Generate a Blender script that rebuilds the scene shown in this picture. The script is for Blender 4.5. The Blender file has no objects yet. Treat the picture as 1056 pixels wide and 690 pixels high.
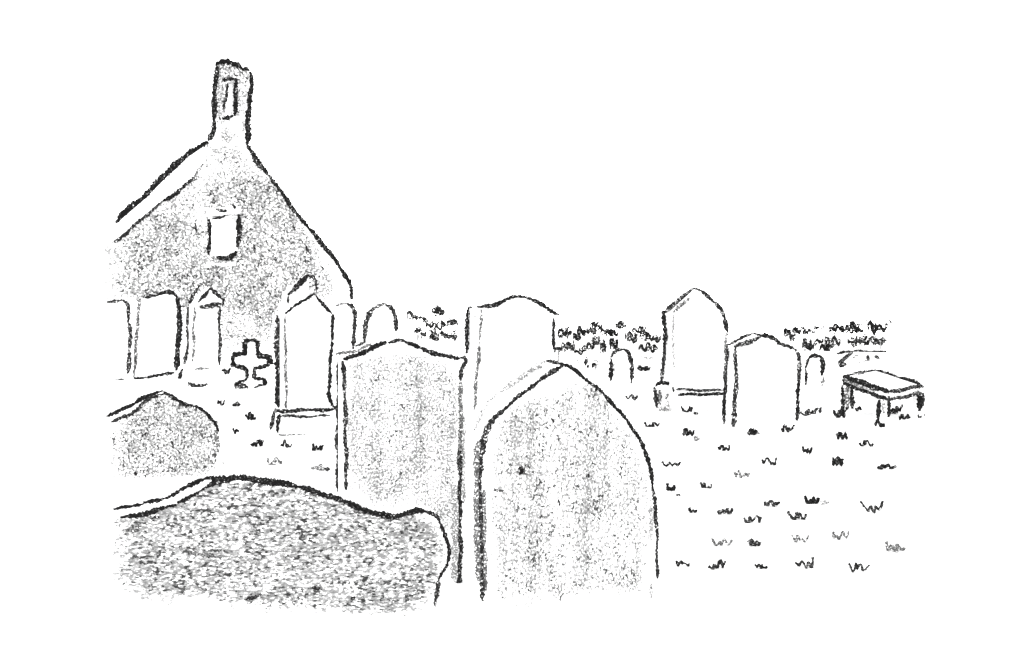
import bpy, math, random
from mathutils import Vector, geometry
random.seed(11)
F = 1100.0          # focal length in photo pixels (1056 wide)
H = 1.4             # eye height
CU, CV = 528.0, 345.0
S = bpy.context.scene
COL = S.collection

# ------------------------------------------------------------------ materials
MATS = {}
def new_mat(name):
    m = bpy.data.materials.new(name); m.use_nodes = True
    nt = m.node_tree; nt.nodes.clear()
    out = nt.nodes.new('ShaderNodeOutputMaterial')
    b = nt.nodes.new('ShaderNodeBsdfPrincipled')
    b.inputs['Roughness'].default_value = 1.0
    b.inputs['Specular IOR Level'].default_value = 0.0
    nt.links.new(b.outputs[0], out.inputs[0])
    return m, nt, b
def N(nt, t, **kw):
    n = nt.nodes.new(t)
    for k, v in kw.items(): setattr(n, k, v)
    return n
def math_node(nt, op, a, b=None, clamp=False):
    n = N(nt, 'ShaderNodeMath', operation=op); n.use_clamp = clamp
    for i, v in enumerate((a, b)):
        if v is None: continue
        if isinstance(v, (int, float)): n.inputs[i].default_value = v
        else: nt.links.new(v, n.inputs[i])
    return n.outputs[0]
def px_coords(nt, k, stretch=(1, 1, 1), off=0.0):
    tc = N(nt, 'ShaderNodeTexCoord')
    mp = N(nt, 'ShaderNodeMapping')
    mp.inputs['Scale'].default_value = (k*stretch[0], k*stretch[1], k*stretch[2])
    mp.inputs['Location'].default_value = (off, off*.37, off*.71)
    nt.links.new(tc.outputs['Object'], mp.inputs['Vector'])
    return tc, mp.outputs[0]
def noise(nt, vec, scale, detail=1.0, rough=.5):
    n = N(nt, 'ShaderNodeTexNoise'); n.inputs['Scale'].default_value = scale
    n.inputs['Detail'].default_value = detail; n.inputs['Roughness'].default_value = rough
    nt.links.new(vec, n.inputs['Vector'])
    return n.outputs['Fac']
def ramp(nt, fac, stops):
    r = N(nt, 'ShaderNodeValToRGB'); e = r.color_ramp.elements
    while len(e) < len(stops): e.new(1.0)
    for i, (p, c) in enumerate(stops):
        e[i].position = p; e[i].color = (c, c, c, 1)
    nt.links.new(fac, r.inputs[0])
    return r.outputs[0]
WHITE = 0.82
def paper():
    if 'paper' in MATS: return MATS['paper']
    m, nt, b = new_mat('pale_limewashed_stone')
    tc, v = px_coords(nt, 1.0)
    f = noise(nt, v, 6.0, 3)
    nt.links.new(ramp(nt, f, [(.3, WHITE-.03), (.7, WHITE)]), b.inputs['Base Color'])
    MATS['paper'] = m; return m
INK = 0.0065
def ink(cls, k):
    k = round(k, 1); key = ('ink', cls, k)
    if key in MATS: return MATS[key]
    m, nt, b = new_mat('charcoal_' + cls)
    tc, v = px_coords(nt, k, off=random.uniform(0, 40))
    a = noise(nt, v, .56, 2.0); c = noise(nt, v, .09, 1)
    t = math_node(nt, 'ADD', math_node(nt, 'MULTIPLY', a, 1.25), math_node(nt, 'MULTIPLY', math_node(nt, 'SUBTRACT', c, 1.15), .25))
    th = {'dark': .675, 'mid': .62, 'faint': .545, 'ghost': .465}[cls]
    lo = {'dark': INK*1.2, 'mid': INK*1.8, 'faint': .045, 'ghost': .09}[cls]
    nt.links.new(ramp(nt, t, [(th-.20, lo), (th-.06, lo*3.2), (th+.02, .13), (th+.10, WHITE)]), b.inputs['Base Color'])
    MATS[key] = m; return m
def grain(fr, k, blobs, stretch=(1, 1, 1), streak=0.0, name='stippled_stone', base=-.30, dots=0.0):
    """graphite stipple: flecks about two pixels wide whose density follows soft patches"""
    m, nt, b = new_mat(name)
    tc, v = px_coords(nt, k, stretch, off=random.uniform(0, 50))
    a = noise(nt, v, .45, 2.0, .62)
    mid = noise(nt, v, .10, 2.0)
    low = noise(nt, v, .028, 1.0)
    D = None
    for (u, vv, ru, rv, w) in blobs:
        p = fr.loc(u, vv)
        s = N(nt, 'ShaderNodeVectorMath', operation='SUBTRACT'); s.inputs[1].default_value = (p.x, 0, p.z)
        nt.links.new(tc.outputs['Object'], s.inputs[0])
        q = N(nt, 'ShaderNodeVectorMath', operation='MULTIPLY')
        q.inputs[1].default_value = (k*math.cos(fr.a)/ru, 0, k/rv)
        nt.links.new(s.outputs[0], q.inputs[0])
        l = N(nt, 'ShaderNodeVectorMath', operation='LENGTH'); nt.links.new(q.outputs[0], l.inputs[0])
        mr = N(nt, 'ShaderNodeMapRange', interpolation_type='SMOOTHSTEP')
        for i, x in enumerate((0.25, 1.15, w, 0.0)): mr.inputs[i+1].default_value = x
        nt.links.new(l.outputs['Value'], mr.inputs['Value'])
        D = mr.outputs[0] if D is None else math_node(nt, 'ADD', D, mr.outputs[0])
    D = math_node(nt, 'MINIMUM', D, 1.0)
    cen = lambda x, g_: math_node(nt, 'MULTIPLY', math_node(nt, 'SUBTRACT', x, .5), g_)
    t = math_node(nt, 'ADD', cen(a, 1.9), math_node(nt, 'ADD', cen(mid, .32), cen(low, .30)))
    if streak:
        mp = N(nt, 'ShaderNodeMapping'); mp.inputs['Scale'].default_value = (1, 1, .06)
        nt.links.new(v, mp.inputs['Vector'])
        st = noise(nt, mp.outputs[0], .07, 2.0)
        t = math_node(nt, 'ADD', t, math_node(nt, 'MULTIPLY', math_node(nt, 'SUBTRACT', st, .5), streak*2.2))
    t = math_node(nt, 'ADD', t, math_node(nt, 'ADD', math_node(nt, 'MULTIPLY', D, .58), -.45+(base+.29)*3))
    light = ramp(nt, t, [(0.0, WHITE), (.05, .38), (.22, .24), (.46, .13)])
    tc2, v2 = px_coords(nt, k, stretch, off=random.uniform(60, 99))
    d = math_node(nt, 'ADD', cen(noise(nt, v2, .42, 1.6), 1.9), cen(noise(nt, v2, .07, 1.0), .5))
    d = math_node(nt, 'ADD', d, math_node(nt, 'ADD', math_node(nt, 'MULTIPLY', D, .42), -.55+dots))
    mk = ramp(nt, d, [(0.0, 0.0), (.10, .92)])
    mx = N(nt, 'ShaderNodeMix', data_type='RGBA'); nt.links.new(mk, mx.inputs['Factor'])
    nt.links.new(light, mx.inputs['A']); mx.inputs['B'].default_value = (.018, .018, .018, 1)
    nt.links.new(mx.outputs['Result'], b.inputs['Base Color'])
    return m

# ------------------------------------------------------------------ geometry
class Frame:
    """upright plane standing on the ground at photo pixel (u, v); yaw turns its right end away"""
    def __init__(s, u, v, yaw=0.0, Y=None):
        s.Y = Y or H*F/(v-CV); s.a = math.radians(yaw)
        s.o = Vector(((u-CU)/F*s.Y, s.Y, 0)); s.k = F/s.Y
        s.t = Vector((math.cos(s.a), math.sin(s.a), 0)); s.b = Vector((-math.sin(s.a), math.cos(s.a), 0))
    def loc(s, u, v, y=0.0):
        d = Vector(((u-CU)/F, 1, -(v-CV)/F)); c = Vector((0, 0, H))
        q = (y - s.b.dot(c-s.o))/s.b.dot(d)
        w = c + d*q - s.o
        return Vector((w.dot(s.t), w.dot(s.b), w.z))
    def fit(s, xl, u, v):
        """depth at which the side plane x = xl meets the sight line through (u, v)"""
        d = Vector(((u-CU)/F, 1, -(v-CV)/F)); c = Vector((0, 0, H))
        q = (xl - s.t.dot(c-s.o))/s.t.dot(d)
        return s.b.dot(c + d*q - s.o)
    def pt(s, u, v, Y):
        w = Vector(((u-CU)/F*Y, Y, H-(v-CV)/F*Y)) - s.o
        return Vector((w.dot(s.t), w.dot(s.b), w.z))

def smooth(P, n=4, closed=False):
    if len(P) < 3: return [Vector(p) for p in P]
    P = [Vector(p) for p in P]; out = []
    m = len(P); rng = range(m if closed else m-1)
    for i in rng:
        g = lambda j: P[j % m] if closed else P[max(0, min(m-1, j))]
        p0, p1, p2, p3 = g(i-1), g(i), g(i+1), g(i+2)
        L = (p2-p1).length
        m1 = (p2-p0)*.5; m2 = (p3-p1)*.5
        if m1.length > L: m1 *= L/m1.length
        if m2.length > L: m2 *= L/m2.length
        for j in range(n):
            t = j/n; t2 = t*t; t3 = t2*t
            out.append(p1*(2*t3-3*t2+1) + m1*(t3-2*t2+t) + p2*(-2*t3+3*t2) + m2*(t3-t2))
    if not closed: out.append(P[-1])
    return out

class MB:
    def __init__(s): s.v = []; s.f = []; s.mi = []; s.mats = []
    def slot(s, m):
        if m not in s.mats: s.mats.append(m)
        return s.mats.index(m)
    def prism(s, P, y0, y1, front, side, holes=()):
        """P: list of (x, z) local points; filled between depth y0 and y1"""
        loops = [list(P)] + [list(h) for h in holes]
        flat = [p for L in loops for p in L]
        tris = geometry.tessellate_polygon([[Vector((p[0], p[1], 0)) for p in L] for L in loops])
        n = len(flat); b = len(s.v)
        s.v += [(p[0], y0, p[1]) for p in flat] + [(p[0], y1, p[1]) for p in flat]
        fi, si = s.slot(front), s.slot(side)
        for t in tris:
            A, B, C = (Vector(flat[i]) for i in t)
            ccw = (B.x-A.x)*(C.y-A.y)-(B.y-A.y)*(C.x-A.x) > 0
            t = tuple(t) if ccw else tuple(reversed(t))
            s.f.append(tuple(b+i for i in t)); s.mi.append(fi)
            s.f.append(tuple(b+n+i for i in reversed(t))); s.mi.append(si)
        o = 0
        for L in loops:
            m = len(L)
            for i in range(m):
                j = (i+1) % m
                s.f.append((b+o+i, b+n+o+i, b+n+o+j, b+o+j)); s.mi.append(si)
            o += m
    def hexa(s, c8, mat):
        b = len(s.v); s.v += [tuple(c) for c in c8]; i = s.slot(mat)
        for q in ((0, 1, 2, 3), (7, 6, 5, 4), (0, 4, 5, 1), (1, 5, 6, 2), (2, 6, 7, 3), (3, 7, 4, 0)):
            s.f.append(tuple(b+x for x in q)); s.mi.append(i)
    def ink(s, P, w, cls, k, wob=.5, soft=True, taper=True):
        """rough charcoal bead laid along an edge: P local 3-D points, w width in photo pixels"""
        P = smooth(P, 4) if soft else [Vector(p) for p in P]
        step = 1.3/k; Q = [P[0]]; acc = 0
        for a, b in zip(P, P[1:]):
            L = (b-a).length; d = step-acc
            while d < L:
                Q.append(a.lerp(b, d/L)); d += step
            acc = (acc+L) % step
        if len(Q) < 3: Q = [P[0], P[0].lerp(P[-1], .5), P[-1]]
        mi = s.slot(ink(cls, k)); base = len(s.v); n = 6; m = len(Q)
        ph = random.uniform(0, 9); drift = Vector((0, 0, 0)); wv = 1.0
        for i, q in enumerate(Q):
            T = (Q[min(i+1, m-1)]-Q[max(i-1, 0)])
            T = T.normalized() if T.length > 1e-9 else Vector((1, 0, 0))
            U = T.cross(Vector((0, 1, 0)))
            if U.length < .05: U = T.cross(Vector((0, 0, 1)))
            U.normalize(); V = T.cross(U).normalized()
            wv += random.uniform(-.14, .14) - (wv-1)*.15
            r = .58*w/k*max(.35, wv+random.uniform(-.3, .3))
            if taper:
                e = min(i, m-1-i)*1.3
                r *= min(1.0, .45+.55*e/6.0)
            c = q + U*(random.uniform(-wob, wob)/k + .5/k*math.sin(i*.21+ph))
            for j in range(n):
                th = 2*math.pi*j/n
                s.v.append(tuple(c + U*math.cos(th)*r + V*math.sin(th)*min(r, 2.2/k)))
            if i:
                for j in range(n):
                    a0 = base+(i-1)*n; a1 = base+i*n; jj = (j+1) % n
                    s.f.append((a0+j, a0+jj, a1+jj, a1+j)); s.mi.append(mi)
        s.f.append(tuple(base+j for j in reversed(range(n)))); s.mi.append(mi)
        s.f.append(tuple(base+(m-1)*n+j for j in range(n))); s.mi.append(mi)
    def leaf(s, c, r, mat):
        """one ragged leaf spray: a bent irregular flake"""
        b = len(s.v); i = s.slot(mat)
        ax = Vector((random.gauss(0, 1), random.gauss(0, .7), random.gauss(0, 1))).normalized()
        bx = ax.cross(Vector((random.gauss(0, .3), 1, random.gauss(0, .3)))).normalized(); nrm = ax.cross(bx)
        n = 6
        s.v.append(tuple(c + nrm*r*.3))
        for j in range(n):
            th = 2*math.pi*j/n; rr = r*random.uniform(.55, 1.25)
            s.v.append(tuple(c + ax*math.cos(th)*rr + bx*math.sin(th)*rr*.7))
        for j in range(n):
            s.f.append((b, b+1+j, b+1+(j+1) % n)); s.mi.append(i)
    def build(s, name, parent=None, fr=None):
        me = bpy.data.meshes.new(name); me.from_pydata(s.v, [], s.f)
        for m in s.mats: me.materials.append(m)
        me.polygons.foreach_set('material_index', s.mi); me.update()
        o = bpy.data.objects.new(name, me); COL.objects.link(o)
        if parent: o.parent = parent
        elif fr: place(o, fr)
        return o
def place(o, fr):
    o.location = fr.o; o.rotation_euler = (0, 0, fr.a)
def tag(o, label, cat, group=None):
    o['label'] = label; o['category'] = cat
    if group: o['group'] = group
def thing(name, fr, label, cat, group=None):
    o = bpy.data.objects.new(name, None); COL.objects.link(o); place(o, fr)
    o.empty_display_size = .3
    tag(o, label, cat, group); return o

def xz(fr, pts, y=0.0, soft=True):
    P = [fr.loc(u, v, y) for u, v in pts]
    if soft: P = smooth(P, 4)
    return [(p.x, p.z) for p in P]
def slab_outline(fr, pts, bottom=-.06, soft=True):
    """left foot, over the top, right foot; dropped into the ground at both ends"""
    P = xz(fr, pts, 0, soft)
    P = [p for p in P if p[1] > bottom+.01]
    return [(P[0][0], bottom)] + P + [(P[-1][0], bottom)]
def strokes(mb, fr, lst, y=0.0):
    for pts, w, cls in lst:
        mb.ink([fr.loc(u, v, y) for u, v in pts], w, cls, fr.k)
STONES = 'old headstones standing in the churchyard'
W = paper()

# ------------------------------------------------------------------ church gable
fr = Frame(240, 383, 28, Y=40.0)
church = thing('church', fr, 'roofless church gable of speckled stone with a slim bell turret and one small window', 'church')
left_x = 108
g = grain(fr, fr.k, [(235, 175, 62, 55, .55), (165, 255, 62, 62, .75), (215, 285, 70, 50, .8), (270, 235, 50, 70, .8), (285, 270, 58, 70, .72),
                     (250, 330, 45, 45, .5), (240, 350, 50, 30, .4), (190, 330, 22, 70, .3), (280, 320, 20, 60, .4), (330, 310, 25, 40, .3), (145, 300, 60, 20, .4), (285, 205, 22, 30, .3), (165, 300, 50, 25, .3), (320, 280, 25, 40, .4), (190, 225, 40, 50, .4), (235, 205, 40, 30, .4), (130, 270, 30, 40, .35), (235, 160, 22, 26, .35), (340, 295, 20, 25, .35), (305, 250, 25, 40, .3)], name='speckled_rubble_wall', base=-.287, streak=.12, dots=-.02)
gable = [(left_x, 244), (118, 230), (149.6, 202), (177, 175), (196.4, 158), (214.3, 146), (216.5, 151), (254, 151),
         (265, 166), (279, 182), (298, 210), (320, 237), (332, 250.7), (346.4, 269.6), (356.5, 284), (361, 293), (363, 312), (364, 383)]
win = [(218, 225), (232, 223.5), (246, 222.5), (245.5, 240), (245, 258), (240, 264), (228, 265), (217, 263), (217, 245)]
mb = MB()
P = [(fr.loc(*gable[0]).x, -.06)] + xz(fr, gable, 0, False)[:-1] + [(fr.loc(364, 340).x, -.06)]
wall_t = fr.fit(fr.loc(199.8, 345).x, 193.5, 345)
mb.prism(P, 0, wall_t, g, W, holes=[xz(fr, win, 0, False)])
strokes(mb, fr, [([(254.5, 147), (265, 165), (279, 182.5), (298, 209.5), (311.6, 227.5), (320, 237)], 3.8, 'dark'),
    ([(318, 235), (332, 251), (346.4, 269.6), (356.5, 284), (361, 293), (363, 310)], 4.4, 'dark'),
    ([(257, 153), (264, 166), (272, 176)], 3.2, 'mid'),
    ([(119, 229.5), (134, 215.5), (149.6, 202), (177, 174.5), (196.4, 157.5), (215, 146)], 5.6, 'dark'),
    ([(260, 182), (263, 186)], 2.4, 'mid'), ([(302, 232), (305, 238)], 3, 'mid'), ([(314, 252), (317, 257), (321, 262)], 3, 'mid'),
    ([(331, 274), (335, 280)], 2.4, 'mid'), ([(262, 252), (263, 262)], 2.4, 'mid'), ([(173, 233), (175, 238)], 3, 'mid'),
    ([(201, 232), (202, 240)], 3.0, 'mid'), ([(199, 272), (201, 277)], 3, 'faint'), ([(238, 342), (243, 346)], 4, 'ghost')])
mb.build('gable_wall', church)
# coping band along the left slope
cop = MB()
band = [(left_x, 243), (118.5, 232), (149.6, 205), (177, 177.5), (196.4, 160.5), (213, 149), (211.5, 166), (199, 183), (180, 199), (155, 217), (131.7, 238), (117.4, 248), (left_x, 254)]
cop.prism(xz(fr, band, 0, False), -.06, -.003, W, W)
for pts, w, c in [([(117.4, 249.5), (131.7, 239.5), (143.5, 228), (155, 218.5), (168, 208)], 3.0, 'mid'), ([(168, 208), (180, 200), (190, 192), (199, 185)], 3.8, 'dark'),
                  ([(199, 186), (201, 181)], 7, 'faint'), ([(201, 181), (207, 173), (211.5, 167)], 2.6, 'faint')]:
    cop.ink([fr.loc(u, v, -.06) for u, v in pts], w, c, fr.k)
cop.build('coping', church)
# bell turret
tw = MB()
tur = [(217, 150.5), (219, 136), (221, 121.6), (220.5, 105), (222.5, 83), (223, 67), (227, 63.5), (235, 63), (246, 67.5), (250, 72.5), (254, 71), (258, 74),
       (259, 88), (258, 102), (256.5, 121.6), (255.6, 141), (254, 150.5)]
hole = [(235, 84.5), (243, 83.5), (243, 105), (241, 119.5), (232, 119.5), (232.5, 102)]
gt = grain(fr, fr.k, [(228, 95, 12, 50, .85), (251, 92, 13, 46, .85), (236, 72, 22, 14, .8), (236, 143, 14, 12, .75), (240, 125, 20, 20, .3)], name='speckled_turret_stone', base=-.285)
tw.prism(xz(fr, tur, 0, False), .05, .7, gt, W, holes=[xz(fr, hole, 0, False)])
strokes(tw, fr, [([(214.5, 145), (218.5, 138), (220.5, 128), (221, 121.6)], 5.0, 'dark'), ([(221, 124), (220.5, 105), (222, 90), (222.8, 83), (223.5, 67)], 4.6, 'dark'),
    ([(223, 68), (225, 64.5), (235, 63), (241, 65.5), (247, 68.5), (250, 72)], 5.4, 'dark'), ([(234, 61), (236, 62)], 3, 'mid'),
    ([(249, 72), (254, 71), (258, 74)], 4, 'dark'), ([(258.5, 74), (259, 88), (258, 102), (256.5, 121.6)], 3.8, 'dark'), ([(257, 110), (256, 124), (255.6, 140), (254.5, 149)], 5.2, 'dark'),
    ([(229.5, 82.5), (236, 82), (244, 81.5)], 4, 'dark'), ([(243.5, 81), (243.5, 95), (243, 105), (241.5, 120)], 4.2, 'dark'),
    ([(234.6, 86), (233, 100), (231.5, 110), (231.5, 118)], 3.0, 'mid'), ([(229, 122), (235, 121.5), (241.5, 120)], 4.2, 'dark'),
    ([(229, 105), (232, 104)], 2.5, 'mid'), ([(231, 141), (236, 142.5), (235, 147)], 6.5, 'ghost'), ([(216, 153.5), (223, 153.5), (228, 154)], 2.4, 'faint'),
    ([(249, 98), (257, 100)], 3.5, 'ghost'), ([(226, 75), (228, 90), (225, 110)], 3, 'ghost'), ([(250, 125), (251, 138)], 3, 'ghost')], .05)
tw.build('bell_turret', church)
# window: inked reveal, lintel and sill
wn = MB()
ring = [fr.loc(u, v, 0) for u, v in win]
inner = [(p.x, p.z) for p in ring]
cx = sum(p[0] for p in inner)/len(inner); cz = sum(p[1] for p in inner)/len(inner)
shr = [(cx+(x-cx)*.93, cz+(z-cz)*.96) for x, z in inner]
wn.prism([(cx+(x-cx)*.998, cz+(z-cz)*.998) for x, z in inner], .01, .3, W, W, holes=[shr])
strokes(wn, fr, [([(216, 226), (216, 240), (215.5, 254), (215.5, 263)], 4.2, 'dark'), ([(246.8, 221.5), (246.3, 235), (245.5, 248), (245, 256)], 4.2, 'dark'),
    ([(224, 264.5), (231, 267), (238, 265.5), (245, 258.5)], 4.4, 'dark'), ([(218.5, 225.5), (226, 224.5), (233, 223)], 2.8, 'mid')])
w_ob = wn.build('window', church)
ln = MB(); ln.prism(xz(fr, [(214, 223), (214, 215), (248, 213), (248, 220)], 0, False), -.03, -.002, W, W)
for pts, w, c in [([(222, 216), (228, 217.5), (235, 218)], 3.2, 'mid'), ([(241, 213), (243, 216)], 4.2, 'mid'), ([(212, 211), (216, 214)], 3, 'ghost')]:
    ln.ink([fr.loc(u, v, -.03) for u, v in pts], w, c, fr.k)
ln.build('lintel', w_ob)
sl = MB(); sl.prism(xz(fr, [(213, 270), (213, 276), (243, 274), (243, 270)], 0, False), -.04, -.002, W, W)
for pts, w, c in [([(213, 269), (222, 270), (240, 270)], 2.2, 'ghost'), ([(217, 274.5), (222, 275), (228, 276)], 2.4, 'faint')]:
    sl.ink([fr.loc(u, v, -.04) for u, v in pts], w, c, fr.k)
sl.build('sill', w_ob)
# ruined nave wall running back from the right corner
nv = MB()
xr = fr.loc(364, 340).x; zt = fr.loc(361, 300).z
nv.prism([(xr-.7, -.06), (xr-.7, zt-.1), (xr-.01, zt-.1), (xr-.01, -.06)], wall_t+.002, 8.0, W, W)
nv.build('nave_wall', church)

# ------------------------------------------------------------------ headstones
def stone(u, v, yaw, t, pts, front, back, label, soft=True, Y=None, gr=None, kw={}, name='headstone', group=STONES, cat='headstone'):
    fr = Frame(u, v, yaw, Y)
    if isinstance(t, tuple): t = fr.fit(fr.loc(t[0], t[2]).x, t[1], t[2])
    mb = MB()
    m = grain(fr, fr.k, gr, **kw) if gr else W
    mb.prism(slab_outline(fr, pts, soft=soft), 0, t, m, W)
    strokes(mb, fr, front, 0.0)
    strokes(mb, fr, back, t-9/fr.k)
    o = mb.build(name, fr=fr); tag(o, label, cat, group)
    return o, fr

# wide scroll-topped stone in the left foreground
top = [(116, 533.5), (124.5, 533), (152.8, 529), (183, 519.4), (205.5, 506), (224.3, 497), (250.7, 493), (281, 497.5), (311, 503), (341, 512.5), (371.3, 524), (390, 530), (405, 532.5), (420, 529.5), (432, 526.5), (441, 527.5)]
rs = [(450.5, 533), (459, 551.6), (463, 564), (461, 581), (452.6, 598), (450, 612), (448.4, 628)]
stone(285, 640, 8, .17, [(116, 628)] + top + rs,
  [([(117, 539.5), (126, 537.5)], 2.6, 'faint'), ([(124.5, 534), (138, 531.5), (152.8, 529), (183, 519.4)], 4.4, 'dark'), ([(183, 519.4), (205.5, 506.5), (224.3, 497.5), (240, 495)], 4.0, 'dark'),
   ([(218, 495), (235, 492.5), (250.7, 493), (281, 497), (311, 502.5)], 5.4, 'dark'), ([(308, 502), (341, 512), (371.3, 524), (390, 530.5)], 5.0, 'dark'), ([(355, 518), (371.3, 524), (390, 530.5), (405, 533)], 5.6, 'dark'),
   ([(384, 529), (405, 532.5), (420, 529.5), (432, 526), (441, 528)], 4.4, 'dark'), ([(438, 527), (450.5, 533), (454, 541)], 4.2, 'dark'), ([(452, 537), (459, 551.6), (463, 564), (461, 581), (452.6, 598)], 3.6, 'dark'),
   ([(453, 596), (450, 612), (448, 626)], 4.4, 'mid'), ([(444, 540), (456, 565)], 2, 'ghost'),
   ([(126, 546), (136, 548), (142, 547)], 3, 'faint'), ([(155, 535), (165, 533)], 3, 'mid'), ([(196, 568), (206, 572), (222, 573)], 3.6, 'faint'), ([(252, 618), (270, 614)], 4, 'mid'),
   ([(320, 606), (332, 608)], 4, 'mid'), ([(362, 616), (366, 619)], 6, 'mid'), ([(355, 545), (362, 548)], 3, 'mid')],
  [([(117, 525.5), (132, 522.5), (149, 519)], 3.2, 'dark'), ([(148, 519), (175.4, 512), (186, 506), (194.2, 501), (207, 495), (222, 492)], 4.0, 'dark')],
  'wide low dark-shaded headstone with a wavy scrolled top in the left foreground',
  gr=[(265, 545, 140, 70, .75), (330, 570, 125, 70, .72), (400, 585, 80, 70, .74), (190, 560, 95, 60, .6), (240, 520, 70, 40, .45), (420, 560, 50, 55, .5), (200, 600, 110, 32, .22), (150, 540, 40, 30, .35), (380, 550, 60, 40, .35), (340, 612, 130, 30, .4), (250, 610, 140, 26, .32), (160, 575, 60, 50, .35), (290, 560, 190, 90, .2), (410, 612, 50, 26, .3), (140, 600, 40, 40, .22), (410, 580, 50, 60, .3), (280, 520, 120, 30, .25)],
  kw=dict(stretch=(.55, 1, 1.1), name='dark_shaded_stone', base=-.272, dots=.0))

# lancet headstone, centre foreground
ptL = [(498, 626), (496.5, 575), (495, 518), (495, 476), (499, 451), (509.3, 432), (532.4, 411.5), (553.4, 394.5), (580.7, 376.5)]
ptR = [(599.6, 388), (620.6, 404.6), (641.6, 427.7), (658.4, 451), (669, 476), (673.5, 505.4), (677.3, 539), (678, 593.6), (678, 620)]
stone(587, 629, 20, .21, ptL + ptR,
  [([(580.7, 376), (566, 386), (553.4, 394.5), (532.4, 411), (518, 424)], 4.2, 'dark'), ([(520, 422), (509.3, 432), (499, 451), (495, 476)], 5.4, 'mid'),
   ([(495.5, 470), (494.6, 500), (495, 518), (496, 560), (498, 621)], 5.4, 'mid'), ([(492.5, 455), (491.5, 490), (492, 540), (494, 600)], 5.5, 'faint'), ([(499, 505), (499.5, 580), (501, 610)], 4, 'faint'),
   ([(578, 374), (588, 379), (599.6, 387.5), (620.6, 404.6), (641.6, 427.7), (652, 441)], 3.6, 'dark'), ([(648, 436), (658.4, 451), (669, 476), (673.5, 505.4)], 4.6, 'dark'),
   ([(673, 500), (677, 539), (677.5, 565), (677.5, 597)], 4.2, 'mid'), ([(671, 520), (672, 560)], 4, 'ghost'), ([(672, 600), (671, 618)], 4, 'ghost'),
   ([(535, 482), (538, 486), (534, 489)], 4.2, 'dark'), ([(575, 482), (572, 490)], 2.5, 'faint'), ([(606, 489), (607, 493)], 4, 'mid'), ([(576, 515), (577, 522)], 3, 'mid'), ([(568, 432), (572, 436)], 3, 'mid'),
   ([(562, 575), (566, 581)], 4, 'faint'), ([(590, 500), (592, 505)], 4, 'faint')],
  [([(579, 375), (570, 373.5), (561.8, 372)], 3.6, 'mid'), ([(562, 373), (545, 384), (530, 394), (515.6, 405)], 4.6, 'ghost'), ([(518, 403), (505, 414), (495, 427.7), (489, 445)], 3.6, 'ghost')],
  'tall lightly stippled headstone with a pointed lancet top in the centre foreground',
  gr=[(585, 505, 80, 120, .72), (570, 450, 60, 60, .4), (625, 505, 50, 110, .5), (540, 520, 40, 100, .4), (655, 540, 25, 80, .55), (600, 415, 40, 40, .4), (520, 480, 24, 60, .35), (585, 580, 75, 60, .5), (585, 500, 100, 150, .3), (650, 560, 30, 80, .3), (530, 570, 45, 80, .35), (630, 590, 45, 50, .3), (540, 430, 40, 40, .25), (660, 520, 24, 110, .4), (648, 590, 36, 50, .3), (560, 610, 70, 30, .3), (512, 560, 18, 100, .3), (610, 410, 34, 30, .3), (520, 450, 25, 40, .3), (640, 450, 24, 40, .3)],
  kw=dict(stretch=(1, 1, .8), streak=.24, name='light_stippled_stone', base=-.309, dots=-.075))

# shouldered headstone behind the scroll-topped one
t2 = [(354, 620), (354, 372), (356, 370), (368.7, 365.6), (384, 358.5), (400, 353), (418, 353), (431, 358), (449.5, 364.5), (470.4, 369.5), (478, 369)]
stone(415, 606, 20, (355.5, 348.5, 420), t2 + [(476, 400), (475, 455), (474, 518), (474, 577), (473, 610)],
  [([(354, 371), (368.7, 366), (384, 358.5), (400, 353)], 4.0, 'dark'), ([(400, 353), (410, 351), (420, 353.5)], 4.0, 'mid'), ([(418, 353), (431, 358), (449.5, 364.5), (470.4, 369.5), (479, 368)], 4.0, 'dark'),
   ([(354, 373), (355, 395), (356, 420), (356, 448), (357, 480), (356.5, 506)], 3.8, 'mid'), ([(353.5, 372), (354.3, 405)], 3, 'dark'),
   ([(478, 367), (480, 373), (477, 380), (474.5, 395)], 4.2, 'mid'), ([(474.5, 390), (475.5, 436), (474, 470)], 4.2, 'faint'), ([(474.5, 460), (474, 518), (474, 577), (473, 616)], 4.8, 'mid'), ([(469, 500), (470, 560), (469, 600)], 7, 'ghost'), ([(478, 430), (478, 520)], 4, 'ghost')],
  [([(346, 365.5), (358, 363.5), (370, 360.5), (383, 355)], 3.0, 'faint'), ([(349, 372), (349, 400), (348, 440)], 3.0, 'mid'), ([(348, 436), (348.5, 470), (349, 508)], 4.4, 'mid'), ([(349, 445), (356, 445)], 2, 'faint')],
  'stippled headstone with a softly curved shouldered top, left of the lancet stone',
  gr=[(418, 420, 60, 70, .7), (420, 390, 60, 35, .4), (405, 480, 50, 60, .38), (450, 430, 35, 70, .3), (455, 510, 25, 90, .35), (430, 510, 40, 60, .25), (375, 440, 25, 70, .4), (415, 450, 80, 110, .3), (400, 375, 50, 22, .3), (390, 500, 40, 40, .3), (460, 400, 22, 50, .4), (462, 480, 20, 90, .35), (365, 430, 16, 90, .35), (450, 540, 26, 60, .3), (375, 378, 26, 20, .3)],
  kw=dict(streak=.18, name='pale_stippled_stone', base=-.302, dots=-.075))

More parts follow.
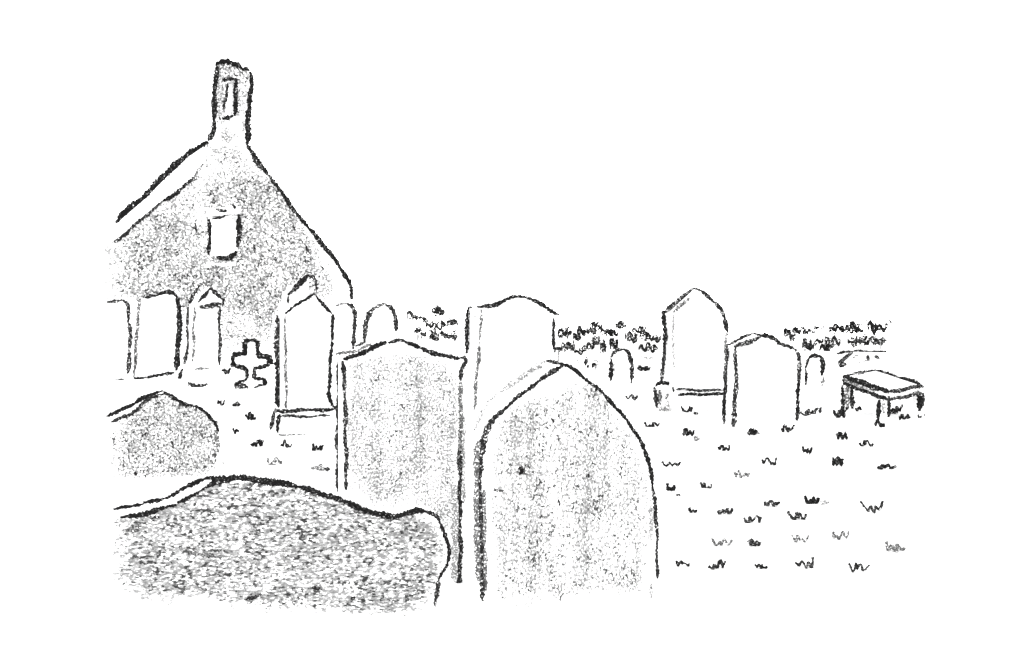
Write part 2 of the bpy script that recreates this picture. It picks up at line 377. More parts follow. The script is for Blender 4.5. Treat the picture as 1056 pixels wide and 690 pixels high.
# tall blank headstone with a swept top, behind
stone(533, 432, 24, (495.5, 481.5, 342), [(489, 430), (490, 394), (495, 355), (496, 318), (512, 313.5), (527.7, 307.5), (540.8, 306), (553.8, 311.5), (567, 320.5), (571, 324), (571, 360), (571, 430)],
  [([(492, 317), (505, 315), (512, 313.5), (527.7, 307), (540.8, 305.8), (553.8, 311), (567, 320), (577, 324.5)], 3.4, 'dark'), ([(512, 313), (520, 310)], 3.6, 'dark'), ([(577, 324), (584, 327)], 1.8, 'ghost'),
   ([(571, 328), (571.2, 345), (570.8, 361)], 3.6, 'dark'), ([(570, 360), (576, 359)], 3.4, 'dark'), ([(496, 319), (495.5, 340), (495, 355)], 2.8, 'faint'), ([(495, 353), (491, 394), (489, 425)], 3.0, 'faint'), ([(487, 327), (496, 328)], 2.2, 'ghost')],
  [([(483, 316.5), (490, 317.5), (497, 316)], 3.2, 'mid'), ([(482.5, 317), (481.5, 342), (481, 366)], 4.0, 'dark'), ([(484, 363), (488, 365), (488.5, 372)], 3, 'faint')],
  'tall blank white headstone with a swept rounded top, directly behind the lancet stone')

# peaked stippled stone behind the scroll-topped one
stone(170, 492, 14, .2, [(109, 492), (110, 437), (115, 435.8), (137.7, 425), (156.5, 410), (170, 404.5), (190.4, 416), (209, 423), (222.5, 436.5), (225, 448), (225.5, 467), (226, 492)],
  [([(115, 436), (126, 430), (137.7, 425), (148, 416), (156.5, 409.5), (170, 405.5)], 3.4, 'mid'), ([(168, 404), (178, 409), (190.4, 417), (199, 419)], 3.6, 'dark'), ([(197, 418), (209, 423), (222.5, 436.5), (224.5, 448)], 3.2, 'dark'), ([(222, 440), (224.5, 450), (224.5, 467)], 4.4, 'faint'),
   ([(146, 450), (153, 446)], 3.4, 'mid'), ([(138, 487), (140, 491)], 5, 'mid'), ([(176, 455), (178, 459)], 3.5, 'mid'), ([(206, 444), (209, 449)], 4, 'faint'), ([(228, 476), (231, 479)], 2, 'ghost')],
  [([(109.4, 429), (120, 425), (130, 420.7), (140, 416)], 3.2, 'dark'), ([(139, 416), (149, 410), (160, 405.5), (169, 403)], 3.6, 'dark')],
  'grey stippled headstone with a shallow peaked top, behind the wide scroll-topped stone',
  gr=[(170, 445, 60, 50, .6), (195, 455, 45, 45, .6), (215, 455, 22, 45, .5), (150, 480, 50, 35, .45), (165, 430, 40, 30, .25), (200, 485, 40, 20, .25), (135, 465, 40, 50, .4), (170, 450, 70, 60, .22), (180, 420, 30, 20, .3)],
  kw=dict(name='grey_stippled_stone', base=-.283, dots=.015))

# row of pale stones before the church
stone(121, 392, 14, .25, [(108, 392), (108, 312), (126, 309), (131.3, 315), (133.3, 333), (134, 362), (131.5, 392)],
  [([(110, 312), (118, 310.5), (126, 309)], 3.0, 'mid'), ([(125, 308.5), (131, 314), (133, 333)], 2.8, 'mid'), ([(132, 330), (134.2, 345), (134, 362), (131.5, 386)], 3.4, 'mid'),
   ([(112, 393), (120, 393.5), (127.5, 391.5)], 3.0, 'dark'), ([(127, 391), (129, 395), (133, 399)], 3.0, 'mid')],
  [], 'blank white headstone cut off by the left edge of the church, leftmost of all')
stone(160, 391, 14, .3, [(138, 391), (140, 362), (142, 330), (145, 308), (150, 306), (161, 305), (174, 302), (182, 306), (185, 316), (184.5, 356), (181, 386)],
  [([(137.7, 389), (140, 362), (142, 330), (145, 307)], 2.6, 'faint'), ([(147, 306.5), (155, 306), (161, 305)], 3.8, 'mid'), ([(160, 305), (168, 302), (174, 301.5), (182, 305)], 3.6, 'dark'), ([(181, 304), (185, 316), (184.6, 335), (184, 356), (181, 383)], 4.4, 'dark'),
   ([(138, 390), (150, 389), (165, 387), (180, 384)], 3.0, 'dark'), ([(188, 380), (186, 387), (187, 395)], 3.4, 'mid')],
  [], 'blank white headstone with a slightly arched top, directly left of the roofed monument')

# roofed monument
fr = Frame(212, 399, 24)
mon = thing('roofed_monument', fr, 'narrow pale monument with a small pitched roof cap, left of the stone cross', 'monument')
t = fr.fit(fr.loc(199.8, 345).x, 193.5, 345)
mb = MB(); mb.prism(slab_outline(fr, [(200, 380), (200, 316), (227, 314), (227, 380)], bottom=fr.loc(210, 383).z, soft=False), 0, t, W, W)
strokes(mb, fr, [([(200.5, 317), (199.5, 345), (199, 374)], 2.4, 'faint'), ([(226.5, 316), (226.5, 345), (227, 377)], 2.8, 'mid')])
strokes(mb, fr, [([(194, 314), (193.5, 335), (193, 362), (190, 376)], 3.0, 'mid')], t-9/fr.k)
mb.build('shaft', mon)
mb = MB(); mb.prism(xz(fr, [(199, 315.5), (217, 296), (231, 308.5), (231, 313)], 0, False), -.06, t+.06, W, W)
strokes(mb, fr, [([(204, 312), (211, 304), (217.5, 296)], 3.0, 'mid'), ([(217, 296), (224, 303), (231, 309)], 3.4, 'mid'), ([(206, 317), (218, 315.5), (230.4, 313)], 4.6, 'mid'), ([(231, 308), (230.5, 315)], 3.4, 'dark')], -.06)
strokes(mb, fr, [([(194.5, 312), (200, 303), (207, 293.5)], 3.8, 'mid'), ([(194, 311.5), (198, 312)], 5.6, 'dark'), ([(206, 293), (212, 293), (217.5, 296)], 3.6, 'faint')], t+.06-9/fr.k)
mb.build('roof_cap', mon)
mb = MB(); mb.prism(slab_outline(fr, [(197, 399), (198, 383.2), (230, 383.2), (232, 397)], soft=False), -.1, t+.1, W, W)
strokes(mb, fr, [([(201, 381), (208, 380.5), (216, 380)], 2.2, 'faint'), ([(230, 380), (233, 383), (235, 386)], 3.8, 'mid'), ([(195, 395), (202, 398), (208, 397.5), (215, 396)], 4.2, 'mid')], -.1)
mb.build('plinth', mon)

# stone cross
fr = Frame(258, 401, 10)
cr = thing('stone_cross', fr, 'small stone cross with stubby arms standing on the grass before the church', 'cross')
co = [(254.5, 390), (254, 379.5), (241, 375.5), (240, 368), (252.8, 364.5), (252, 352.5), (265, 351.5), (265, 365.5), (275.4, 367), (278.5, 372.5), (274, 377), (262, 380), (261.7, 390)]
mb = MB(); mb.prism(xz(fr, co, 0, False), 0, .16, W, W)
for pts, w, c in [([(254.5, 391), (255.2, 383), (253, 379)], 3.6, 'dark'), ([(254, 380.5), (241, 377.5)], 3.8, 'dark'), ([(240.8, 378.5), (240, 365.5)], 4.0, 'dark'), ([(239.5, 366.3), (253.2, 363.8)], 4.2, 'dark'),
   ([(252.6, 366.5), (252.2, 351.5)], 4.2, 'dark'), ([(251.5, 352), (266, 351.2)], 4.0, 'dark'), ([(265.2, 351), (265.4, 367)], 4.2, 'dark'), ([(265, 366), (271, 367.2), (276, 366.6), (279, 371), (277.5, 376)], 4.8, 'dark'), ([(278, 375), (268, 379.5), (261.5, 380.5)], 3.8, 'dark'), ([(262, 380), (261.6, 391)], 3.6, 'mid')]:
    mb.ink([fr.loc(u, v) for u, v in pts], w, c, fr.k, soft=False, taper=False)
mb.build('cross_head', cr)
ba = [(242, 401), (244, 395), (254, 390.3), (262, 390.3), (272, 392), (272, 400)]
mb = MB(); mb.prism(slab_outline(fr, ba, soft=False), -.05, .21, W, W)
strokes(mb, fr, [([(255, 390.5), (249, 393), (244, 395)], 4.8, 'dark'), ([(244, 394), (241.5, 400)], 4.8, 'dark'), ([(261.5, 391), (268, 390.6), (273, 391)], 4.2, 'dark'), ([(272.6, 390), (272.4, 399)], 4.4, 'dark'), ([(242, 399.5), (250, 397.5), (257, 400)], 4, 'mid'), ([(262, 399.5), (268, 398), (273, 397.5)], 3, 'mid')], -.05)
mb.build('foot', cr)

# tall gabled pillar stone on a plinth, left
fr = Frame(316, 448, 30)
gp = thing('headstone', fr, 'tall blank gabled headstone on a plinth, right of the stone cross', 'headstone', STONES)
t = fr.fit(fr.loc(294.5, 370).x, 286, 370)
mb = MB(); mb.prism(slab_outline(fr, [(295, 428), (294, 324), (323, 303.5), (343.5, 325), (342, 362), (340, 390), (341, 428)], bottom=fr.loc(316, 424.5).z, soft=False), 0, t, W, W)
strokes(mb, fr, [([(294, 323.5), (308, 313), (323, 303)], 3.6, 'dark'), ([(323, 303), (333, 313), (343.5, 325)], 3.4, 'dark'), ([(343.5, 324), (343, 340), (341.5, 362), (340, 390), (339, 405), (342, 415), (347, 422)], 4.0, 'dark'),
   ([(293.6, 326), (294, 350), (294.5, 375)], 2.6, 'faint'), ([(294.5, 370), (295, 400), (295, 422)], 3.2, 'faint')])
strokes(mb, fr, [([(286, 325), (285.5, 350), (286, 375)], 3.8, 'mid'), ([(286, 370), (286, 400), (287, 421)], 4.4, 'dark'), ([(297.5, 313), (297.5, 305)], 3.0, 'mid'), ([(297, 304.5), (308, 293), (319, 284)], 4.0, 'dark'), ([(318, 284), (323, 286), (326.5, 291)], 3.6, 'dark'), ([(326, 290), (326, 296), (325, 301)], 3.4, 'mid'), ([(289, 300), (290, 312)], 2.6, 'faint')], t-9/fr.k)
mb.prism(slab_outline(fr, [(295, 428), (295, 315), (297.5, 305), (308, 294), (319, 285), (325, 291), (325, 330), (325, 428)], bottom=fr.loc(316, 424.5).z, soft=False), t-.09, t-.02, W, W)
mb.build('slab', gp)
mb = MB(); mb.prism(slab_outline(fr, [(287, 448), (288, 425), (346, 423), (346, 446)], soft=False), -.06, t+.08, W, W)
strokes(mb, fr, [([(284.6, 424), (300, 423.5), (320, 423), (345, 422)], 3.8, 'dark'), ([(289, 429.5), (305, 429), (320, 429.5), (341, 428.5)], 2.4, 'mid'), ([(346, 420), (347.5, 424)], 4.4, 'dark'), ([(288, 427), (287, 436), (286.5, 447)], 3.8, 'dark'), ([(285, 421), (284, 427)], 5.5, 'faint'), ([(287, 448.5), (300, 448.5), (317, 448.5)], 2.2, 'faint')], -.06)
strokes(mb, fr, [([(284, 423), (280.5, 433), (278.5, 444)], 4.2, 'dark')], .2)
mb.build('plinth', gp)

stone(357, 400, 4, .2, [(347, 400), (346.5, 318), (351, 314.5), (358, 313), (364, 318), (366, 330), (366, 345), (364, 400)],
  [([(346.4, 316.5), (351, 314), (358, 312.8)], 2.8, 'faint'), ([(358, 312.5), (364.5, 318), (366, 330), (366, 342), (363.5, 361)], 3.4, 'mid')],
  [], 'narrow round-topped headstone peeking out at the right corner of the church')
stone(392, 392, 10, .22, [(377, 392), (376.5, 334), (383, 320.5), (393.5, 314.5), (404, 318.5), (409, 329), (409, 345), (409, 392)],
  [([(376.5, 353), (376.5, 334), (383, 320.5), (388, 317)], 3.8, 'mid'), ([(385, 318), (393.5, 314), (400, 315.5)], 3.4, 'faint'), ([(398, 315), (404, 318.5), (408.5, 329), (408.5, 341)], 3.8, 'mid'), ([(377, 352), (366, 358)], 2.6, 'mid'), ([(408.5, 335), (408.5, 342)], 4.6, 'dark')],
  [], 'distant round-topped white headstone showing above the shouldered stippled stone')

# right-hand group
stone(640.5, 397.5, 6, .2, [(630, 398), (630, 369), (633, 363), (638, 360), (644, 360.5), (648, 363), (651, 374), (650.5, 397)],
  [([(630, 393), (629.8, 380), (630, 369)], 3.8, 'dark'), ([(630, 369), (633, 363), (638, 360), (644, 360.5)], 3.0, 'mid'), ([(643, 360), (648, 363), (651.3, 374), (650.8, 396)], 3.8, 'dark'), ([(633, 375), (633, 385)], 2.4, 'ghost')],
  [], 'small arched headstone standing below the middle hedge')
stone(840, 398, 6, .2, [(831, 398), (831, 380), (834.6, 369.5), (840, 366.5), (846.5, 369), (848.7, 377), (848, 397)],
  [([(830.5, 397), (831, 388), (831, 379.6)], 3.6, 'dark'), ([(831, 380), (834.6, 369), (838, 367.5)], 3.0, 'mid'), ([(834, 368), (840, 366), (847, 367.8)], 3.8, 'dark'), ([(846, 367), (848.7, 377.4), (848, 388)], 4.4, 'dark'), ([(848, 386), (848, 398)], 3.8, 'faint')],
  [], 'small arched headstone between the shouldered white stone and the table tomb')

fr = Frame(713, 424, 20)
ps = thing('headstone', fr, 'tall blank headstone with a steep pointed top, right of the middle hedge', 'headstone', STONES)
t = fr.fit(fr.loc(694.5, 350).x, 685.2, 350)
mb = MB(); mb.prism(slab_outline(fr, [(694, 402), (694, 322), (719, 299), (737.3, 312), (746.4, 324), (748.5, 345), (747.5, 402)], bottom=fr.loc(713, 402.5).z, soft=False), 0, t, W, W)
strokes(mb, fr, [([(694, 322), (704, 314), (712, 306)], 3.8, 'faint'), ([(719, 298), (728, 304), (738, 312)], 3.6, 'mid'), ([(737, 311.5), (746, 323), (749, 335), (750, 346)], 4.4, 'mid'), ([(694, 324), (694.5, 350), (695, 379)], 2.8, 'ghost'), ([(748, 345), (748, 375), (747, 403)], 2.6, 'faint')])
strokes(mb, fr, [([(684.6, 322), (685.5, 345), (685, 362)], 5.0, 'dark'), ([(685, 358), (684, 378), (682, 395)], 4.0, 'mid'), ([(682, 323), (688, 321)], 5.4, 'dark'), ([(686, 321), (698, 311), (706, 304), (717, 297.5)], 3.6, 'mid'), ([(690, 322), (704, 312)], 4.6, 'faint'), ([(716, 297), (721, 298)], 4.8, 'dark')], t-9/fr.k)
mb.build('slab', ps)
mb = MB(); mb.prism(slab_outline(fr, [(694, 424), (694, 403), (749, 403), (749, 423)], soft=False), -.05, t+.06, W, W)
strokes(mb, fr, [([(697, 401.5), (715, 402), (730, 402.5), (747, 402.5)], 2.4, 'mid'), ([(699, 407.5), (715, 406.5), (730, 406.5), (748, 406.5)], 3.0, 'dark'), ([(694, 399), (694, 405)], 4, 'mid'), ([(702, 424.5), (722, 424.5), (745, 424.5)], 1.8, 'ghost'), ([(690, 406), (686, 411)], 5, 'faint'), ([(689, 413), (688, 421)], 6, 'ghost')], -.05)
strokes(mb, fr, [([(676, 398.5), (680, 395.5), (690, 396), (695, 399)], 3.6, 'dark'), ([(675.5, 399), (676.5, 408), (676.5, 420)], 4.6, 'mid'), ([(680, 402), (681, 418)], 4.6, 'faint'), ([(676, 420), (684, 423), (690, 421)], 3.0, 'ghost')], .16)
mb.build('plinth', ps)

stone(790, 440, 20, (758.5, 748.5, 385), [(756.5, 440), (759, 397), (758, 360), (764, 356), (774.8, 351), (786.7, 347), (798.7, 350), (807.4, 356), (819, 360.5), (823.5, 366.5), (823.5, 397), (822.6, 418), (821.5, 436)],
  [([(758, 358), (759, 378), (759, 397), (757.5, 420), (756, 441)], 4.4, 'mid'), ([(757, 358), (765, 355), (775, 351.5), (785, 347)], 4.2, 'mid'), ([(783, 346), (790, 346.5), (798.7, 349.5), (805, 354)], 3.8, 'dark'), ([(804, 354), (812, 357), (821, 361)], 3.0, 'mid'), ([(820.5, 360), (824, 367), (823.5, 397)], 4.2, 'mid'), ([(824, 385), (823, 405), (822.5, 418), (821.5, 434)], 4.6, 'dark'), ([(801, 354), (812, 357)], 3, 'mid')],
  [([(749.8, 356), (755, 353), (763, 349.5)], 3.4, 'dark'), ([(760, 350), (768, 346.5), (776, 344.5)], 3.0, 'mid'), ([(774, 344.3), (786, 345.5)], 3.2, 'mid'), ([(749.6, 356), (749, 375), (748, 397)], 4.0, 'mid'), ([(748, 392), (747, 415), (746, 438)], 3.6, 'dark')],
  'blank white headstone with low curved shoulders, right of the steep pointed stone')

# ------------------------------------------------------------------ table tomb
fr = Frame(907, 434, 0)
tt = thing('table_tomb', fr, 'table tomb with a flat slab tilted on four stubby legs at the far right', 'tomb')
A = fr.pt(870, 388, 18.6); Bn = fr.pt(917, 404.5, 17.3); Cn = fr.pt(951, 397.5, 17.9); Dn = A + Cn - Bn
hz = Vector((0, 0, -.125))
mb = MB(); mb.hexa([A, Bn, Cn, Dn, A+hz, Bn+hz, Cn+hz, Dn+hz][::1], W)
k = fr.k
def lines(mb, lst, off=Vector((0, 0, 0))):
    for P, w, c in lst: mb.ink([Vector(p)+off for p in P], w, c, k)
e = Vector((0, -.004, 0))
lines(mb, [([A, A.lerp(Bn, .5), Bn], 4.8, 'dark'), ([Bn, Bn.lerp(Cn, .5), Cn], 3.8, 'mid'), ([A, A.lerp(Dn, .6), Dn], 3.8, 'mid'), ([A.lerp(Dn, .2)+Vector((.03, 0, -.0)), A.lerp(Dn, .6).lerp(Bn, .06)], 3, 'faint'), ([Dn, Dn.lerp(Cn, .5), Cn], 3.6, 'dark'), ([Dn.lerp(Cn, .5), Cn], 4.4, 'dark'),
    ([A+hz, (A+hz).lerp(Bn+hz, .5), Bn+hz], 4.2, 'dark'), ([Bn+hz, (Bn+hz).lerp(Cn+hz, .5), Cn+hz], 3.4, 'mid'), ([A, A+hz], 5.2, 'dark'), ([Bn+hz*.5, Bn+hz*1.2], 5, 'mid'), ([A+hz*.3, A.lerp(Bn, .25)+hz*.4, A.lerp(Bn, .45)+hz*.5], 4.2, 'faint'), ([A.lerp(Bn, .06)+hz*.5, A.lerp(Bn, .7)+hz*.5], 3.4, 'ghost'), ([Cn, Cn+hz*.4], 4, 'mid')], e)
mb.build('slab', tt)
def leg(p, w, marks):
    mb = MB(); p = p + hz - Vector((0, 0, .003))
    lo = Vector((p.x, p.y, -.06))
    q = lambda c, sx, sy: c + Vector((sx*w, sy*w, 0))
    top = [q(p, -.5, -.5), q(p, .5, -.5), q(p, .5, .5), q(p, -.5, .5)]; bot = [q(lo, -.5, -.5), q(lo, .5, -.5), q(lo, .5, .5), q(lo, -.5, .5)]
    mb.hexa([top[0], top[1], top[2], top[3], bot[0], bot[1], bot[2], bot[3]], W)
    L = p.z
    for side, wd, c, f in marks:
        a = Vector((p.x+side*w*.5, p.y-w*.5, p.z)); mb.ink([a, a-Vector((0, 0, L*f*.5)), a-Vector((0, 0, L*f))], wd, c, k)
    mb.build('leg', tt)
cen = (A+Cn)*.5
ins = lambda p, f=.12: p.lerp(cen, f)
leg(ins(A, .06)+Vector((.0, -.0, -.02)), .17, [(-1, 5.0, 'dark', .9), (1, 4.6, 'mid', .8), (0, 4, 'faint', .85)])
leg(ins(Bn, .16)+Vector((-.10, 0, -.02)), .16, [(-1, 4.2, 'dark', 1.0), (1, 4.0, 'dark', .85), (0, 4, 'ghost', .7)])
leg(ins(Cn, .10), .13, [(0, 7.2, 'dark', .75), (1, 3.4, 'mid', .55)])
leg(ins(Dn, .2)-Vector((0, 0, .03)), .15, [(0, 3, 'ghost', .5)])

# low ledger stone behind the table tomb
fr = Frame(890, 379, 0, Y=31)
o = thing('ledger_stone', fr, 'low flat ledger stone lying on the ground behind the table tomb', 'tomb')
A = fr.pt(865, 376, 31); Bn = fr.pt(912, 377, 31); Cn = fr.pt(914, 363.5, 38); Dn = fr.pt(880, 362.8, 38)
dz = lambda p: Vector((p.x, p.y, -.06))
for p in (A, Bn): p.z = min(p.z, .53)
mb = MB(); mb.hexa([A, Bn, Cn, Dn, dz(A), dz(Bn), dz(Cn), dz(Dn)], W); k = fr.k
up = Vector((0, 0, .01))
lines(mb, [([fr.pt(863, 364.5, 37.5), fr.pt(872, 363.5, 37.8), Dn], 2.8, 'mid'), ([Dn, Dn.lerp(Cn, .5), Cn], 3.4, 'mid'), ([A.lerp(Dn, .05), A.lerp(Dn, .55)], 4.4, 'mid'), ([A.lerp(Dn, .5), A.lerp(Dn, .9)], 3.2, 'mid'),
   ([A, A.lerp(Bn, .18)], 6.5, 'dark'), ([fr.pt(895, 368, 35), fr.pt(895.5, 373, 33)], 3.2, 'mid'), ([fr.pt(903, 368, 35), fr.pt(906, 370.5, 34)], 3.4, 'mid'), ([fr.pt(886, 375, 32), fr.pt(894, 373.5, 33)], 2.4, 'faint'), ([fr.pt(880, 371, 34), fr.pt(884, 367, 36)], 2.8, 'faint')], up)
mb.build('slab', o)

# ------------------------------------------------------------------ far hedges
def hedge(u, v, Y, marks, label, lines_=()):
    fr = Frame(u, v, 0, Y)
    px = 1/fr.k
    m = ink('dark', fr.k); mf = ink('mid', fr.k); mg = ink('faint', fr.k)
    root = thing('hedge', fr, label, 'hedge', 'scribbled hedges on the horizon')
    fo = MB()
    for (x, y, ru, rv, d) in marks:
        ru *= 1.1; rv *= 1.1; n = int(ru*rv*d*.95)+4; dep = Y*random.uniform(.99, 1.01)
        for _ in range(n):
            while True:
                a, b, c = (random.uniform(-1, 1) for _ in range(3))
                if a*a+b*b+c*c < 1: break
            p = fr.pt(x+a*ru, y+b*rv, dep) + Vector((0, c*ru*px*1.5, 0))
            fo.leaf(p, px*random.uniform(.8, 1.7), m if random.random() < .85 else mf)
        # thin scribbled twig through the clump
        if ru > 1.8:
            nz = max(4, int(ru*1.0)); P = []
            for i in range(nz):
                zz = (-1 if i % 2 else 1)*random.uniform(-.1, 1.15)*rv
                P.append(fr.pt(x + (2*i/(nz-1)-1)*ru*1.1 + (-.8 if i % 2 else .8), y+zz, dep + random.uniform(-1.5, 1.5)*ru*px*.5))
            fo.ink(P, random.uniform(2.1, 3.0), random.choice(('dark', 'mid')), fr.k, wob=.4)
    for pts, w, c in lines_:
        fo.ink([fr.pt(a, b, Y) for a, b in pts], w, c, fr.k)
    fo.build('foliage', root)
    for x in (min(q[0] for q in marks)+3, u, max(q[0] for q in marks)-3):
        q = max(marks, key=lambda q_: q_[1]-abs(q_[0]-x)*.8)
        st = MB()
        a = fr.pt(q[0], q[1], Y); st.ink([a, Vector((a.x, a.y, a.z*.5)), Vector((a.x, a.y, -.05))], 1.4, 'ghost', fr.k)
        st.build('stem', root)
hedge(448, 352.5, 170.0, [(452, 320.8, 5.5, 5, 1.6), (424, 326, 3.5, 4, 1), (430, 327.5, 4, 2.6, 1), (437, 329, 3.5, 3, .9), (443, 334, 4, 4, 1), (451, 335.5, 4.5, 4, 1), (457, 334, 2, 3, .7), (466.5, 332.5, 5, 4.4, 1.5),
   (431, 341, 3.6, 5.5, 1.2), (437, 345, 2.4, 4, .9), (446, 341, 3, 4, .9), (448, 346, 4.4, 4, 1.2), (457, 345, 2.2, 3.6, .9), (462, 346, 3, 3, .9), (468, 346, 4.2, 5, 1.3)],
   'dark scribbled distant hedge between the round-topped stone and the swept-top stone')
g6 = lambda l: [(560+x/3.835, 280+y/3.835, r1, r2, d) for x, y, r1, r2, d in l]
hedge(628, 382, 41.5, g6([(75, 247, 4, 6, 1.2), (101, 243, 3, 6, 1), (88, 250, 3, 2, .8), (133, 250, 3, 4, .9), (152, 238, 4, 5, 1), (172, 238, 3.4, 3.4, 1), (195, 222, 3, 5.5, 1), (206, 212, 3, 5, 1), (222, 214, 2.4, 4.5, .9),
   (242, 238, 3.6, 3.6, 1), (262, 242, 3, 3, .8), (280, 240, 4, 3.4, .9), (296, 214, 3.4, 3.6, 1.1), (314, 210, 3.6, 4, 1.2), (352, 262, 4, 5, 1), (368, 242, 3.4, 3.6, .9), (392, 232, 4, 4.5, 1), (402, 254, 4.5, 5, 1.1), (422, 258, 3.4, 4, .9), (446, 264, 4.4, 3.6, 1),
   (396, 300, 4, 4.4, 1.1), (430, 302, 5.4, 4, 1.1), (60, 308, 4, 2.4, .9), (88, 303, 3, 4, .8), (108, 296, 3.4, 5, 1), (140, 314, 4.4, 3, .8), (166, 304, 2.6, 3.4, .8), (188, 294, 3.2, 5, 1), (208, 272, 3.4, 5, 1), (238, 292, 3.2, 6.5, 1), (280, 282, 3.4, 5.5, 1.1),
   (172, 362, 2.4, 4.6, .9), (205, 372, 2.6, 2.4, .6), (385, 383, 2.4, 2, .9), (408, 386, 4, 3, 1.1)]),
   'dark scribbled hedge running from the swept-top stone to the steep pointed stone',
   [([(595, 371), (595, 377)], 2.2, 'ghost'), ([(611, 371), (618, 373), (615, 379)], 2.4, 'ghost'), ([(644.5, 343), (645, 352)], 2.8, 'mid'), ([(660, 368), (668, 369.5), (676, 368)], 2.0, 'ghost'), ([(604, 368), (604, 378)], 2.8, 'mid'), ([(622, 350), (624, 362)], 3.0, 'mid')])
g7 = lambda l: [(740+x/4.6, 310+y/4.6, r1, r2, d) for x, y, r1, r2, d in l]
hedge(862, 362, 90.0, g7([(330, 152, 4, 4, 1.2), (352, 158, 4, 3.6, 1), (375, 148, 4, 4, 1), (355, 180, 2, 3, .5), (405, 138, 3.4, 3.4, 1), (418, 152, 2.6, 2.6, .8), (445, 148, 4.4, 2.6, .8), (470, 130, 3, 2.4, .7), (496, 128, 1.6, 2, .4), (548, 138, 4, 6, 1.2), (570, 124, 4, 3.6, 1.1), (590, 132, 2, 4, .8),
   (625, 138, 4, 4, 1.1), (650, 126, 4, 4.6, 1.1), (676, 132, 3.4, 4.6, 1), (732, 130, 4, 5.6, 1.2), (752, 128, 3, 4.4, .9), (778, 132, 4, 3, .9), (802, 118, 2.4, 2.4, .7), (820, 98, 1.4, 2, .5), (708, 92, 1, 1, .4),
   (425, 210, 4.4, 5.6, 1.2), (445, 214, 2.6, 3, .8), (480, 198, 4, 4, 1), (508, 216, 4.4, 4.2, 1.1), (530, 198, 4, 4.4, 1), (562, 194, 4, 4, 1), (520, 230, 3, 2.6, .8), (640, 196, 4.4, 5.4, 1.2), (668, 192, 4, 4.4, 1.1), (700, 186, 4, 5.6, 1.1), (742, 190, 3.4, 5, 1.1), (772, 190, 5, 4.2, 1.1)]),
   'dark scribbled distant hedge above the table tomb at the right', [([(735, 130), (700, 100)], .1, 'ghost')][:0])

# ------------------------------------------------------------------ grass tufts
TUFT = 'small dark tuft of short grass blades on the white churchyard ground'
def tuft(u, v, w, h, cls, n=4):
    fr = Frame(u, v+2.0, 0); px = 1/fr.k
    mb = MB()
    P = []; m = 2*n-1 if w > 6 else 4
    for i in range(m):
        x = (-.5 + i/(m-1) + random.uniform(-.35, .35)/m)*w
        z = random.uniform(.45, 1.25)*h if i % 2 == 0 else random.uniform(.05, .3)*h
        P.append(Vector((x*px, random.uniform(-1, 1)*.3*w*px, z*px)))
    mb.ink(P, random.uniform(2.0, 2.7), cls, fr.k, wob=.35, taper=False)
    if w > 8:
        i = random.randrange(0, m-2)
        mb.ink([P[i], P[i+1], P[i+2]], 3.0, cls, fr.k, wob=.4)
    o = mb.build('grass_tuft', fr=fr); tag(o, TUFT, 'grass tuft', 'grass tufts scattered over the churchyard')
r8 = lambda x, y: (660+x/3.52, 420+y/3.52)
for x, y, w, h, c in [(45, 64, 16, 5, 'dark'), (175, 103, 12, 7, 'dark'), (205, 116, 3, 4, 'faint'), (305, 152, 12, 6, 'dark'), (405, 95, 9, 7, 'dark'), (430, 92, 3, 3, 'faint'), (535, 84, 14, 8, 'dark'), (635, 18, 13, 7, 'mid'), (725, 25, 12, 8, 'dark'), (792, 8, 6, 5, 'dark'),
    (735, 113, 11, 8, 'dark'), (820, 136, 12, 6, 'dark'), (606, 167, 9, 8, 'dark'), (716, 208, 10, 8, 'dark'), (892, 219, 16, 5, 'dark'), (870, 66, 10, 7, 'dark'), (960, 42, 11, 8, 'dark'), (1018, 32, 7, 4, 'mid'), (930, 12, 12, 7, 'mid'), (118, 213, 18, 7, 'dark'), (472, 204, 15, 7, 'mid'), (370, 250, 15, 7, 'faint'),
    (240, 287, 11, 5, 'mid'), (112, 302, 9, 9, 'dark'), (138, 316, 4, 2, 'mid'), (192, 376, 8, 6, 'dark'), (310, 383, 15, 7, 'mid'), (480, 354, 15, 7, 'mid'), (625, 344, 13, 8, 'dark'), (668, 346, 9, 4, 'ghost'), (410, 412, 17, 6, 'mid'), (575, 400, 17, 8, 'mid'), (850, 380, 24, 11, 'mid'), (300, 496, 20, 6, 'faint'), (415, 497, 14, 5, 'mid'),
    (582, 484, 16, 9, 'faint'), (727, 477, 18, 9, 'faint'), (928, 517, 20, 9, 'faint'), (155, 574, 14, 7, 'dark'), (280, 582, 18, 8, 'mid'), (437, 579, 11, 5, 'dark'), (600, 577, 18, 9, 'mid'), (792, 592, 20, 9, 'mid'), (170, 12, 12, 6, 'dark'), (203, 20, 4, 3, 'mid'), (85, 8, 10, 5, 'ghost')]:
    tuft(*r8(x, y), w, h, c, n=3 if w < 9 else 4)
r3 = lambda x, y: (100+x/2.654, 380+y/2.654)
for x, y, w, h, c in [(338, 97, 7, 6, 'dark'), (380, 99, 6, 4, 'mid'), (422, 137, 9, 7, 'dark'), (379, 175, 6, 6, 'dark'), (437, 209, 12, 6, 'dark'), (519, 213, 11, 7, 'mid'), (605, 220, 11, 6, 'dark'), (487, 258, 14, 6, 'faint'), (605, 274, 12, 5, 'faint'), (629, 277, 3, 3, 'mid'), (278, 44, 20, 4, 'dark'), (352, 12, 9, 6, 'dark')]:
    tuft(*r3(x, y), w, h, c, n=3 if w < 9 else 4)
for u, v, w, h, c in [(588, 377, 6, 4, 'ghost'), (651, 411, 12, 5, 'mid'), (663, 381, 9, 4, 'dark'), (832, 427, 10, 5, 'mid'), (867, 429, 12, 6, 'dark'), (921, 425, 8, 5, 'mid')]:
    tuft(u, v, w, h, c, n=3)

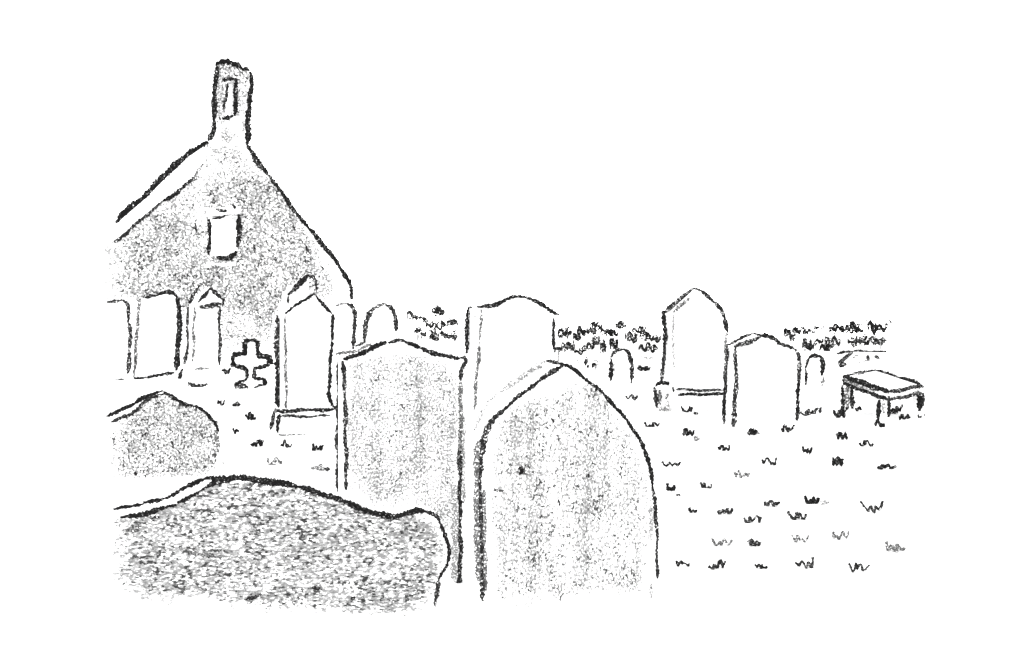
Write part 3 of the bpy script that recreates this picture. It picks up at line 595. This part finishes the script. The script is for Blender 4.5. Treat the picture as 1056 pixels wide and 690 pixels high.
# ------------------------------------------------------------------ ground
gm, nt, b = new_mat('pale_ground')
tc, v = px_coords(nt, 1.0)
nt.links.new(ramp(nt, noise(nt, v, .8, 4), [(.3, WHITE-.03), (.7, WHITE)]), b.inputs['Base Color'])
R = 3000.0
me = bpy.data.meshes.new('ground'); me.from_pydata([(-R, -R, 0), (R, -R, 0), (R, R, 0), (-R, R, 0)], [], [(0, 1, 2, 3)]); me.materials.append(gm)
go = bpy.data.objects.new('ground', me); COL.objects.link(go); go['kind'] = 'structure'

# ------------------------------------------------------------------ light, sky, camera
EL, AZ = math.radians(48), math.radians(200)     # veiled sun behind the viewer
w = bpy.data.worlds.new('World'); S.world = w; w.use_nodes = True
nt = w.node_tree; bg = nt.nodes['Background']; bg.inputs['Strength'].default_value = .15
sk = nt.nodes.new('ShaderNodeTexSky'); sk.sky_type = 'NISHITA'; sk.sun_disc = False
sk.sun_elevation = EL; sk.sun_rotation = AZ; sk.dust_density = 0.0; sk.ozone_density = 1.0
hs = nt.nodes.new('ShaderNodeHueSaturation'); hs.inputs['Saturation'].default_value = 0.0   # grey overcast
nt.links.new(sk.outputs[0], hs.inputs['Color']); nt.links.new(hs.outputs[0], bg.inputs['Color'])
sun = bpy.data.lights.new('sun', 'SUN'); sun.energy = .8; sun.angle = math.radians(25); sun.color = (1, 1, 1)
so = bpy.data.objects.new('sun', sun); COL.objects.link(so)
d = Vector((math.sin(AZ)*math.cos(EL), math.cos(AZ)*math.cos(EL), math.sin(EL)))
so.rotation_euler = d.to_track_quat('Z', 'Y').to_euler(); so.location = (0, -10, 30)

cam = bpy.data.cameras.new('camera'); co = bpy.data.objects.new('camera', cam); COL.objects.link(co)
co.location = (0, 0, H); co.rotation_euler = (math.pi/2, 0, 0)
cam.sensor_width = 36; cam.lens = 36*F/1056; cam.clip_start = .1; cam.clip_end = 10000
S.camera = co
vs = S.view_settings
vs.view_transform = 'Standard'; vs.look = 'None'; vs.gamma = 1; vs.use_curve_mapping = False; vs.exposure = 1.6
